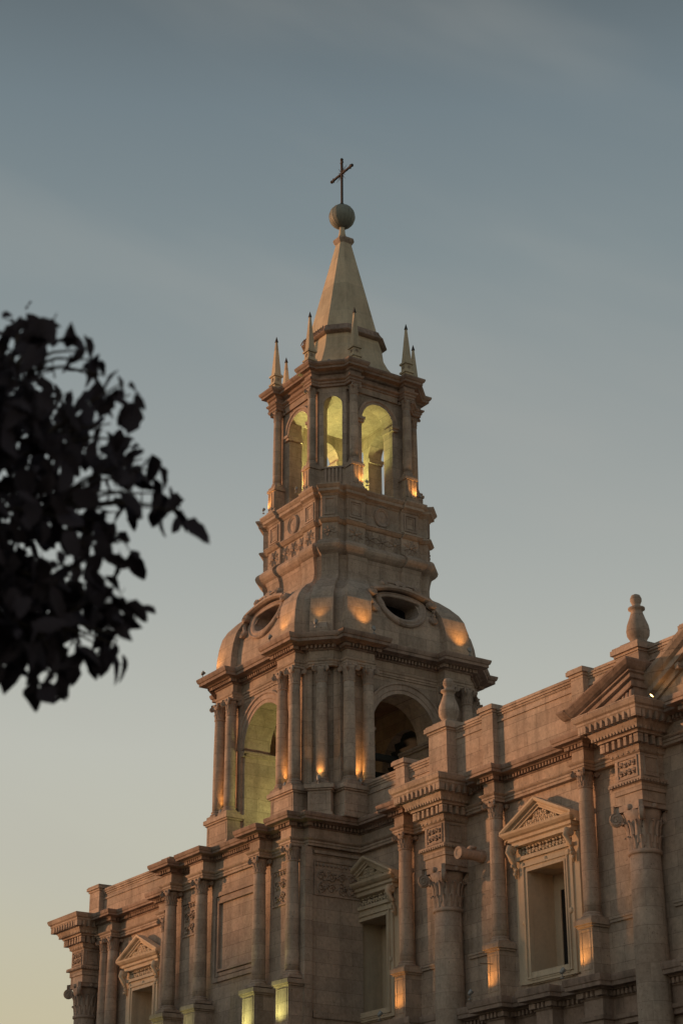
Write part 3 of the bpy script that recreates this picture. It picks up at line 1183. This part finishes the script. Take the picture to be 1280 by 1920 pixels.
# --- pedimented windows
def window(xc, proto=None):
    yf = YW
    mb = MB()
    mb.frame(xc - 1.14, xc + 1.14, OZ0 - .02, 14.36, .30, yf, .12)
    mb.frame(xc - .98, xc + .98, OZ0 + .1, 14.20, .05, yf, .165)
    mb.frame(xc - .86, xc + .86, OZ0 + .05, 14.07, .06, yf, .14)
    # outer ears
    mb.box(xc - 1.40, xc - 1.14, yf - .07, yf + .02, OZ0, 14.75)
    mb.box(xc + 1.14, xc + 1.40, yf - .07, yf + .02, OZ0, 14.75)
    mb.box(xc - 1.2, xc + 1.2, yf - .20, yf + .02, 14.36, 14.47)
    mb.box(xc - .86, xc + .86, yf - .06, yf + .3, OZ0 - .05, OZ0 + .07)
    # little roundels
    for x, z in ((xc, 14.22), (xc - 1.0, 14.22), (xc + 1.0, 14.22), (xc - 1.0, 12.6), (xc + 1.0, 12.6)):
        mb.ball((x, yf - .13, z), .09, 1, .5, 1, 10, 6)
    root = mb.build('window', STONE_LIGHT, church)
    mb = MB()
    relief(mb, xc - 1.05, xc + 1.05, 14.5, 14.84, yf - .05, int(xc * 3) + 50, 1.1, .065)
    for sx in (-1, 1):
        x = xc + sx * 1.27
        ps = [(x, yf - .34, 14.80), (x, yf - .40, 14.62), (x, yf - .30, 14.40), (x, yf - .16, 14.15), (x, yf - .14, 13.9)]
        mb.tube(ps, [.10, .10, .085, .07, .04], 8)
        spiral_volute(mb, (x, yf - .28, 14.70), (1, 0, 0), .12, .09)
        for i in range(6):
            mb.ball((x + random.uniform(-.08, .08), yf - .2 - .1 * random.random(), 14.0 + i * .12), .055, nu=6, nv=4)
    mb.build('window_frieze', STONE_LIGHT, root)
    mb = MB()
    # horizontal cornice of the pediment
    x0, x1 = xc - 1.2, xc + 1.2
    pth = [(x0, yf + .01), (x0, yf - .12), (x1, yf - .12), (x1, yf + .01)]
    moulding(mb, pth, [(0, 14.76), (.12, 14.78), (.12, 14.90), (.20, 14.93), (.20, 15.02), (.28, 15.05), (.36, 15.12), (.38, 15.18), (-.05, 15.18)])
    # raking cornices
    zt, za = 15.17, 15.90
    for sx in (-1, 1):
        A = (xc + sx * 1.58, zt)
        B = (xc, za)
        pr = [(0, -.22), (.14, -.22), (.14, -.16), (.20, -.14), (.20, -.08), (.30, -.05), (.34, 0), (.34, .06), (0, .06)]
        mb.loft([[(X, yf - .14 - o + .0, Z + h + .02) for o, h in pr] for X, Z in (A, B)], True, True, True)
    # tympanum
    mb.prism([(0, 0)] * 0 or [(xc - 1.5, yf - .16), (xc + 1.5, yf - .16), (xc + 1.5, yf), (xc - 1.5, yf)], 15.16, 15.2)
    a = mb.pts([(xc - 1.5, yf - .16, 15.18), (xc + 1.5, yf - .16, 15.18), (xc, yf - .16, 15.88), (xc - 1.5, yf, 15.18), (xc + 1.5, yf, 15.18), (xc, yf, 15.88)])
    mb.face([a[0], a[1], a[2]])
    mb.face([a[0], a[2], a[5], a[3]])
    mb.face([a[1], a[4], a[5], a[2]])
    ped = mb.build('pediment', STONE_LIGHT, root)
    mb = MB()
    relief(mb, xc - .75, xc + .75, 15.22, 15.42, yf - .18, int(xc) + 90, 1.0, .08)
    relief(mb, xc - .3, xc + .3, 15.42, 15.62, yf - .18, int(xc) + 91, 1.0, .08)
    mb.build('tympanum_carving', STONE_LIGHT, ped)
    mb = MB()
    mb.box(xc - OW, xc + OW, yf + .86, yf + .90, OZ0, OZ1)
    mb.build('pane', GLASS_DARK, root)
    mb = MB()
    # plastered reveal round the opening, and the rear frame that narrows the glazing
    e = .012
    mb.box(xc - OW, xc - OW + e, yf - .03, yf + .84, OZ0 + .07, OZ1)
    mb.box(xc + OW - e, xc + OW, yf - .03, yf + .84, OZ0 + .07, OZ1)
    mb.box(xc - OW + e, xc + OW - e, yf - .03, yf + .84, OZ1 - e, OZ1)
    mb.box(xc - OW + e, xc + OW - e, yf + .82, yf + .855, OZ1 - .48, OZ1 - e)
    mb.box(xc - OW + e, xc - OW + .3, yf + .82, yf + .855, OZ0, OZ1 - .48)
    mb.build('window_reveal', STONE_LIGHT, root)


for xc, _ in WIN:
    window(xc)

# --- giant columns with their entablature blocks
gcol = ColumnKind(.47, .5, 9.37, 1.32)
GIANT = [-15.25, 8.40, 17.02, 25.6]
YG = -2.0
for i, x in enumerate(GIANT):
    gcol.place(church, x, YG, 3.53)
    mb = MB()
    mb.box(x - .75, x + .75, YG - .72, YW + .05, 0, 3.0)
    mb.box(x - .82, x + .82, YG - .80, YW + .05, 0, .4)
    mb.box(x - .85, x + .85, YG - .84, YW + .05, 3.0, 3.15)
    mb.box(x - .70, x + .70, YG - .70, YW + .05, 3.15, 3.53)
    mb.build('giant_pedestal', STONE, church)
    mb = MB()
    yb = -2.42
    pth = [(x - .50, YW + .02), (x - .50, yb), (x + .50, yb), (x + .50, YW + .02)]
    moulding(mb, pth, [(-.2, 14.72), (.0, 14.72), (.0, 15.0), (.04, 15.01), (.04, 15.2), (.08, 15.22), (.14, 15.29), (.14, 15.34), (0, 15.35), (0, 16.02)])
    moulding(mb, pth, [(0, 16.02), (.05, 16.05), (.10, 16.18), (.12, 16.20), (.12, 16.46), (.30, 16.47), (.30, 16.52), (.38, 16.56), (.46, 16.70), (.48, 16.74), (.66, 16.98), (.68, 17.0), (.68, 17.06), (.74, 17.10), (.78, 17.20), (.78, 17.26), (-.2, 17.27)])
    dentils(mb, pth, .08, .26, 16.22, 16.45, .11, .10)
    dentils(mb, pth, .34, .42, 16.54, 16.70, .06, .06)
    dentils(mb, pth, .46, .66, 16.76, 16.97, .09, .12)
    dentils(mb, pth, .0, .08, 16.06, 16.18, .09, .09)
    dentils(mb, pth, .06, .15, 15.225, 15.285, .06, .05)
    eb = mb.build('entablature', STONE, church)
    mb = MB()
    mb.frame(x - .40, x + .40, 15.40, 15.98, .05, yb, .03)
    relief(mb, x - .33, x + .33, 15.47, 15.91, yb - .0, 31 + i, 1.3, .05)
    mb.ang = pi / 2
    mb.frame(-2.3, -1.8, 15.42, 15.96, .04, -(x + .5), .03)
    mb.build('frieze_carving', STONE_CARVED, eb)

# --- parapet
mb = MB()


def para(mb, x0, x1, z1, yf=-1.76, cop=.10):
    mb.box(x0, x1, yf, yf + .8, 17.2, z1 - .22)
    mb.box(x0, x1, yf - .04, yf + .84, z1 - .42, z1 - .36)
    mb.box(x0, x1, yf - .03, yf + .83, z1 - .22, z1 - .15)
    mb.box(x0, x1, yf - .07, yf + .87, z1 - .15, z1 - .08)
    mb.box(x0, x1, yf - cop, yf + .9, z1 - .08, z1)


for pa in ((3.44, 7.9, 18.44), (7.9, 30, 19.10), (-15.4, -5.2, 18.36)):
    mb = MB()
    para(mb, *pa)
    mb.build('parapet', STONE, church)


def post(x, h, z1, yc=-1.98):
    mb = MB()
    mb.box(x - h, x + h, yc, yc + 1.0, 17.2, z1 - .24)
    mb.box(x - h - .04, x + h + .04, yc - .04, yc + 1.04, z1 - .24, z1 - .16)
    mb.box(x - h - .10, x + h + .10, yc - .10, yc + 1.1, z1 - .16, z1 - .04)
    mb.box(x - h - .07, x + h + .07, yc - .07, yc + 1.07, z1 - .04, z1)
    mb.build('parapet_post', STONE, church)


post(6.05, .24, 18.66)
post(10.55, .26, 19.22)
post(14.68, .26, 19.22)
post(19.3, .26, 19.22)
post(-14.9, .42, 18.55)
post(-9.0, .26, 18.5)
for x in (8.28, 16.98):
    mb = MB()
    mb.box(x - .46, x + .46, -2.14, -1.2, 17.2, 18.95)
    mb.box(x - .50, x + .50, -2.18, -1.16, 18.95, 19.02)
    mb.box(x - .56, x + .56, -2.25, -1.1, 19.02, 19.16)
    mb.box(x - .52, x + .52, -2.21, -1.14, 19.16, 19.22)
    mb.box(x - .36, x + .36, -2.05, -1.3, 19.22, 19.32)
    p = mb.build('urn_pedestal', STONE, church)
    mb = MB()
    mb.lathe([(.24, 19.30), (.27, 19.34), (.23, 19.40), (.24, 19.44), (.31, 19.56), (.325, 19.70), (.30, 19.86), (.225, 20.06), (.165, 20.24), (.175, 20.30), (.235, 20.33), (.235, 20.38), (.165, 20.41), (.11, 20.45), (.125, 20.50), (.16, 20.58), (.16, 20.66), (.12, 20.75), (.04, 20.79)], x + .03, -1.70, 24)
    mb.build('urn', STONE_PLAIN, p)

# broken pediment over the second giant column
mb = MB()
x0, x1, y0 = 15.78, 17.74, -2.72
PRK = [(-.06, -.06), (.10, -.06), (.12, .0), (.12, .11), (.22, .14), (.22, .26), (.30, .29), (.30, .34), (.36, .37), (.44, .44), (.50, .52), (.52, .55), (.52, .60), (-.06, .60)]
za, zb_ = 17.34, 18.14
seca = [(x0 - o * .55, y0 - o, za + h - .38 - .0) for o, h in PRK]
secb = [(x1 + o * .7, y0 - o, zb_ + h - .36) for o, h in PRK]
secc = [(x1 + o * .7, YW, zb_ + h - .36) for o, h in PRK]
mb.loft([seca, secb, secc], True, True, True)
mb.loft([[(x0 - .34 - o * .5, y0 - o, za + h - .37) for o, h in PRK[6:]], [(x0 + .02 - o * .5, y0 - o, za + h - .372) for o, h in PRK[6:]]], True, True, True)
a = mb.pts([(15.6, -2.70, 17.24), (17.75, -2.70, 17.24), (17.75, -2.70, 18.0), (17.75, YW, 17.24), (17.75, YW, 18.0), (15.6, YW, 17.24)])
for q in ((0, 1, 2), (1, 3, 4, 2), (0, 2, 4, 5)):
    mb.face([a[i] for i in q])
for i in range(7):
    f = i / 6
    mb.ball((16.75 + .95 * f, -2.72, 17.33 + .16 * f), .05 + .05 * f, 1, .8, 1.2 + .8 * f, 6, 4)
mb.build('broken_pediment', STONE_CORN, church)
# large central pediment beyond it
mb = MB()
y0 = -1.95
PRC = [(0, -.5), (.10, -.5), (.12, -.34), (.28, -.32), (.28, -.16), (.38, -.10), (.48, .04), (.50, .14), (0, .16)]
mb.loft([[(X, y0 - o, Z + h) for o, h in PRC] for X, Z in ((17.2, 17.55), (25.6, 22.2), (34.0, 17.55))], True, True, True)
a = mb.pts([(17.4, y0 - .02, 17.2), (33.8, y0 - .02, 17.2), (25.6, y0 - .02, 22.0), (17.4, -.6, 17.2), (33.8, -.6, 17.2), (25.6, -.6, 22.0)])
for q in ((0, 1, 2), (0, 2, 5, 3), (1, 4, 5, 2), (3, 5, 4)):
    mb.face([a[i] for i in q])
for i in range(15):
    f = i / 14
    X = 18.9 + 6.4 * f
    Z = 17.55 + .5536 * (X - 17.2)
    mb.box(X - .07, X + .07, y0 - .24, y0 - .1, Z - .50, Z - .33)
mb.build('central_pediment', STONE, church)

# water spout on the wall, thin iron rod
mb = MB()
n = 16
x, z = 9.64, 14.90
ps = [((x, y, z), r) for y, r in ((YW + .02, .19), (-1.75, .19), (-1.80, .165), (-2.28, .16), (-2.33, .19), (-2.52, .19))]
secs = [[(x + r * cos(2 * pi * i / n), p[1], z + r * sin(2 * pi * i / n)) for i in range(n)] for p, r in ps]
secs += [[(x + .11 * cos(2 * pi * i / n), -2.52, z + .11 * sin(2 * pi * i / n)) for i in range(n)], [(x + .08 * cos(2 * pi * i / n), -2.50, z + .08 * sin(2 * pi * i / n)) for i in range(n)]]
mb.loft(secs, True, False, True)
mb.ball((x, -2.0, z + .2), .11, 1.4, 1.3, .7, 8, 5)
mb.build('water_spout', STONE_CARVED, church)
mb = MB()
mb.tube([(10.66, -2.12, 11.55), (10.66, -2.62, 11.52)], .012, 5)
mb.tube([(10.78, -2.12, 11.55), (10.78, -2.13, 12.0), (10.66, -2.13, 12.06)], .008, 5)
mb.build('iron_rod', IRON, church)


# ================================================================== FLOODLIGHTS
lamp_proto = {}


def floodlight(label, loc, aim, col, watts, spot=70, blend=.8, sc=.72, rad=.05):
    """small flood lamp on a stem: housing, lens and stem, with its own light"""
    loc = Vector(loc)
    root = empty('floodlight', loc, label, 'floodlight', 'floodlights on the church and tower')
    d = (Vector(aim) - loc - Vector((0, 0, .24 * sc))).normalized()
    head = loc + Vector((0, 0, .24))
    up = Vector((0, 0, 1)) if abs(d.z) < .95 else Vector((1, 0, 0))
    a = d.cross(up).normalized()
    b = a.cross(d)
    root.scale = (sc, sc, sc)
    mb = MB()
    secs = []
    for f, r in ((-.10, .035), (-.08, .06), (.0, .085), (.10, .095), (.12, .10), (.13, .085)):
        secs.append([tuple(head - loc + d * f + (a * cos(2 * pi * i / 12) + b * sin(2 * pi * i / 12)) * r) for i in range(12)])
    mb.loft(secs, True, True, False, smooth=True)
    mb.build('housing', LAMP_BODY, root)
    mb = MB()
    mb.poly([tuple(head - loc + d * .115 + (a * cos(2 * pi * i / 12) + b * sin(2 * pi * i / 12)) * .084) for i in range(12)])
    mb.build('lens', LENS, root)
    mb = MB()
    mb.tube([(0, 0, -.02), (0, 0, .24)], .022, 6)
    mb.box(-.06, .06, -.06, .06, -.02, .02)
    mb.build('stem', LAMP_BODY, root)
    li = bpy.data.lights.new('lamp_beam', 'SPOT')
    li.energy = watts
    li.color = col
    li.spot_size = R(spot)
    li.spot_blend = blend
    li.shadow_soft_size = rad
    lo = bpy.data.objects.new('lamp_beam', li)
    COL.objects.link(lo)
    lo.parent = root
    lo.location = head - loc + d * .15
    lo.rotation_euler = d.to_track_quat('-Z', 'Y').to_euler()
    return root


OR = (1.0, .43, .10)
YE = (.93, .93, .30)


def tp(t, d, ang):
    return rot(t, -d, ang)


q = pi / 4
# curved stage
for lab, (t, d, ang), (at, ad), zz, w in (
        ('grey floodlight on the cornice below the right curved panel of the dark tower side', (2.16, 4.35, 2 * q), (2.04, 3.72), 24.85, 62),
        ('grey floodlight on the cornice beside the left curved panel of the dark tower side', (-1.84, 4.35, 2 * q), (-2.02, 3.72), 24.95, 62),
        ('grey floodlight under the left oculus, on the cornice of the sunlit tower side', (1.72, 4.30, 0), (2.05, 3.8), 24.6, 34),
        ('small floodlight standing against the sky at the far left tip of the belfry cornice', (-2.80, 4.28, 0), (-2.2, 3.8), 24.4, 30),
        ('grey floodlight on the low block at the near corner of the belfry cornice', (-.12, 4.80, q), (0, 4.45), 24.9, 20)):
    x, y = tp(t, d, ang)
    X, Y = tp(at, ad, ang)
    floodlight(lab, (x, y, 23.66 if ang == q else 23.44), (X, Y, zz), OR, w, 80, 1.0)
# block under the corner lamp
mb = MB(q, TX, TY)
mb.box(-.32, .32, -4.90, -4.3, 23.43, 23.62)
mb.frustum(-.28, .28, -4.82, -4.3, 23.62, -.22, .22, -4.6, -4.3, 23.9)
mb.build('corner_block', STONE, tower)
# belfry columns
for lab, (t, d, ang), w in (
        ('floodlight glowing at the foot of the paired columns right of the yellow belfry arch', (2.06, 3.86, 0), 42),
        ('floodlight glowing at the foot of the paired columns left of the yellow belfry arch', (-2.06, 3.86, 0), 42),
        ('floodlight in front of the single corner column of the belfry, lighting its base', (-.02, 4.80, q), 22),
        ('floodlight glowing at the foot of the paired columns left of the dark belfry arch', (-2.06, 3.80, 2 * q), 50)):
    x, y = tp(t, d, ang)
    X, Y = tp(t, d - .34 if ang != q else d - .3, ang)
    floodlight(lab, (x, y, 18.29), (X, Y, 19.45), OR, w, 80, .9)
# arcade pedestals
for lab, (t, d, ang), w in (
        ('floodlight on the arcade ledge lighting the left pedestal of the sunlit side', (-1.34, 2.74, 0), 22),
        ('floodlight on the arcade ledge lighting the right pedestal of the sunlit side', (.92, 2.76, 0), 22),
        ('floodlight on the arcade ledge lighting the pedestal between the narrow and the wide lit arch', (-.98, 2.80, 2 * q), 26),
        ('floodlight on the arcade ledge lighting the rightmost pedestal of the arcade', (1.34, 2.80, 2 * q), 26)):
    x, y = tp(t, d, ang)
    X, Y = tp(t * 1.02, 2.4, ang)
    floodlight(lab, (x, y, 29.66), (X, Y, 30.35), OR, w, 100, .9, .55)
x, y = tp(-.12, 2.62, q)
X, Y = tp(0, 1.9, q)
floodlight('tiny floodlight at the foot of the spire between the two nearest pinnacles', (x, y, 34.70), (X, Y, 35.2), OR, 2.5, 90, .8, .6)
# facade pedestals
for lab, x in (('floodlight below the glowing pedestal nearest the tower block', 5.82), ('floodlight below the glowing pedestal left of the sunlit window', 10.26), ('floodlight below the glowing pedestal right of the sunlit window', 14.28)):
    floodlight(lab, (x + .02, -2.72, 10.57), (x + .34, -2.2, 11.45), OR, 44, 90, 1.0)
for lab, x in (('floodlight lighting the yellow pedestal at the right end of the tower block', 2.72), ('floodlight lighting the yellow pedestal right of the blind panel', .72),
               ('floodlight lighting the dim yellow pedestal left of the blind panel', -3.1), ('floodlight lighting the dim yellow pedestal beside the far window', -5.2)):
    floodlight(lab, (x - .15, -4.98, 10.40), (x + .35, -4.4, 11.5), YE, 78 if x > 0 else 26, 90, 1.0)
floodlight('lit floodlight on the ledge under the big gable at the right edge', (18.0, -2.38, 17.22), (19.8, -2.1, 18.5), OR, 5, 110, 1.0)
# lamps inside the tower (they hang from the arcade and stand in the belfry, hidden by the piers)
floodlight('yellow floodlight standing inside the belfry behind its left arch', (1.1, -.25, 17.3), (-1.3, -1.75, 20.1), YE, 330, 104, .6)
floodlight('yellow floodlight standing inside the arcade at the top of the tower', (-.98, -.85, 29.75), (-.1, .45, 33.0), YE, 760, 104, .5)

# ================================================================== GROUND AND PLACE
mb = MB()
mb.box(-900, 900, -900, 900, -.5, 0)
tag(mb.build('ground', PAVING), kind='structure')

# arcaded houses on the far side of the square: they keep the low sun off the foot of the church
bc = Vector((SUN_AZ.x * 82, SUN_AZ.y * 82 - 4, 0))
ba = math.atan2(SUN_AZ.y, SUN_AZ.x) + pi / 2
block = empty('arcaded_building', (0, 0, 0), 'long arcaded stone building across the square with a flat roof', 'building')
mb = MB(ba, bc.x, bc.y)
HB = 17.8
mb.box(-70, 70, -14, -.6, 0, HB)
mb.box(-70, 70, -.6, .2, HB - .6, HB)
mb.box(-70, 70, -.6, .15, 6.5, 7.1)
for i in range(28):
    mb.box(-70 + i * 5, -69 + i * 5, -.6, 0, 0, HB - .6)
mb.build('wall', STONE_PLAIN, block)
for i in range(0, 28, 1):
    pass


# ================================================================== TREE (near the camera, out of focus)
def ray_point(u, v, dist):
    x, y = (u - 640) / 3603.348, (960 - v) / 3603.348
    d = Vector((RM[0][0] * x + RM[1][0] * y + RM[2][0], RM[0][1] * x + RM[1][1] * y + RM[2][1], RM[0][2] * x + RM[1][2] * y + RM[2][2]))
    return CAM + d * dist


tree = empty('tree', (0, 0, 0), 'dark leafy tree in silhouette reaching in from the left, out of focus', 'tree')
rt = random.Random(5)
right = Vector(RM[0])
# centre of the crown lies left of the picture
crown_c = ray_point(-520, 980, 7.6)
trunk_b = Vector((crown_c.x + .3 * right.x, crown_c.y + .3 * right.y, 0))
bark = MB()
bark.tube([trunk_b, trunk_b + Vector((.05, .02, 1.3)), Vector((crown_c.x, crown_c.y, crown_c.z - .8)), crown_c + Vector((0, 0, .4))], [.19, .15, .11, .05], 10)
twigs = MB()
lf = MB()


def leaf(p, d, L, wd, n):
    """one broad drooping leaf from p along d, normal n"""
    d = d.normalized()
    s_ = d.cross(n).normalized()
    n = s_.cross(d)
    rows = []
    curl, bend, fold = rt.uniform(.05, .5), rt.uniform(-.25, .25), rt.uniform(.1, .6)
    for f, w in ((0, .04), (.10, .42), (.24, .86), (.40, 1), (.56, .98), (.72, .80), (.86, .48), (.95, .2), (1, .02)):
        c = p + d * (L * f) - n * (L * curl * f * f) + s_ * (L * bend * f * f)
        wl = wd * w * .5 * rt.uniform(.78, 1.18)
        wr = wd * w * .5 * rt.uniform(.78, 1.18)
        rows.append([tuple(c - s_ * wl + n * wl * fold), tuple(c), tuple(c + s_ * wr + n * wr * fold)])
    lf.loft(rows, False, smooth=True)


def cluster(u, v, dist, nl, spread, Lm=.116):
    c = ray_point(u, v, dist)
    for i in range(nl):
        o = Vector((rt.gauss(0, 1), rt.gauss(0, 1), rt.gauss(0, 1))) * spread
        p = c + o
        dr = Vector((rt.uniform(-1, 1), rt.uniform(-1, 1), rt.uniform(-1.9, -.1)))
        nr = Vector((rt.uniform(-1, 1), rt.uniform(-1, 1), rt.uniform(-.5, 1)))
        L = Lm * rt.uniform(.5, 1.2)
        leaf(p, dr, L, L * rt.uniform(.42, .68), nr)
    return c


# sprays that stick out of the crown: (u, v, leaves, spread) and the limb they hang from
SPRAY = [(60, 625, 7, .03), (110, 640, 6, .035), (150, 655, 6, .035), (180, 680, 5, .03), (195, 700, 5, .02),
         (215, 730, 6, .035), (245, 745, 6, .035), (262, 765, 3, .02), (130, 760, 9, .05), (170, 790, 8, .045), (200, 825, 8, .04), (225, 820, 4, .03),
         (270, 850, 5, .03), (285, 885, 6, .03), (305, 905, 4, .025), (240, 900, 10, .045), (210, 880, 10, .05), (250, 945, 5, .03),
         (330, 950, 5, .025), (352, 975, 5, .028), (372, 985, 2, .015), (190, 975, 9, .04), (222, 985, 5, .03),
         (240, 1025, 5, .03), (255, 1040, 3, .03), (208, 1045, 3, .02), (175, 1050, 5, .03), (160, 1020, 7, .04),
         (175, 1095, 7, .04), (200, 1135, 8, .04), (235, 1150, 8, .035), (255, 1175, 5, .025), (215, 1175, 6, .03), (185, 1170, 3, .025),
         (168, 1240, 4, .02), (200, 1255, 4, .025), (225, 1235, 6, .03), (240, 1260, 3, .02), (130, 1290, 4, .022), (110, 1270, 5, .025), (80, 1285, 5, .025), (125, 1310, 3, .015),
         (95, 1215, 9, .05), (150, 1200, 6, .035), (30, 1240, 10, .06), (140, 1130, 8, .05)]
mid = [ray_point(u, v, 7.3) for u, v in ((20, 700), (60, 850), (80, 960), (60, 1080), (60, 1180))]
for u, v, nl, sp in SPRAY:
    u, v = u - 18 - (10 if u > 300 else 0), v - (34 if v > 1150 else 12)
    dist = rt.uniform(6.9, 7.7)
    c = cluster(u, v, dist, nl, sp)
    m = min(mid, key=lambda q_: (q_ - c).length)
    k = m.lerp(c, .55) + Vector((0, 0, .05))
    twigs.tube([m, k, c + Vector((0, 0, .03))], [.010, .006, .003], 5)
    for i in range(2):
        f = rt.uniform(.4, .95)
        p = m.lerp(c, f)
        twigs.tube([p, p + Vector((rt.uniform(-.07, .07), rt.uniform(-.07, .07), rt.uniform(-.05, .09)))], [.004, .002], 4)
# dense body of the crown
for i in range(430):
    u = rt.uniform(-330, 130)
    v = rt.uniform(625, 1225)
    edge = 175 - 40 * abs((v - 950) / 330) ** 2 - (70 if 960 < v < 1060 else 0)
    if 630 < v < 720:
        edge = 60 + (v - 630) * .5
    if v > 1180:
        edge = 110 - (v - 1180) * .6
    if u > edge - 42 or rt.random() < .12 * max(0, (u + 60) / 60):
        continue
    cluster(u, v, rt.uniform(6.7, 8.6), 7, .058)
for i in range(260):                                   # the rest of the crown, out of the frame
    a, b_ = rt.uniform(0, 2 * pi), rt.uniform(-1, 1)
    rr = 1.15 * (rt.random() ** .4)
    p = crown_c + Vector((cos(a) * math.sqrt(1 - b_ * b_) * rr, sin(a) * math.sqrt(1 - b_ * b_) * rr, b_ * .95 * rr))
    for j in range(6):
        o = Vector((rt.gauss(0, .08), rt.gauss(0, .08), rt.gauss(0, .08)))
        L = .125 * rt.uniform(.65, 1.2)
        leaf(p + o, Vector((rt.uniform(-1, 1), rt.uniform(-1, 1), rt.uniform(-1.5, .2))), L, L * .56, Vector((rt.uniform(-1, 1), rt.uniform(-1, 1), rt.uniform(-.5, 1))))
for m in mid:
    twigs.tube([crown_c + Vector((0, 0, -.3)), crown_c.lerp(m, .5) + Vector((0, 0, .08)), m], [.035, .022, .010], 6)
bark.build('trunk', BARK, tree)
twigs.build('branches', BARK, tree)
lf.build('crown', LEAF, tree)
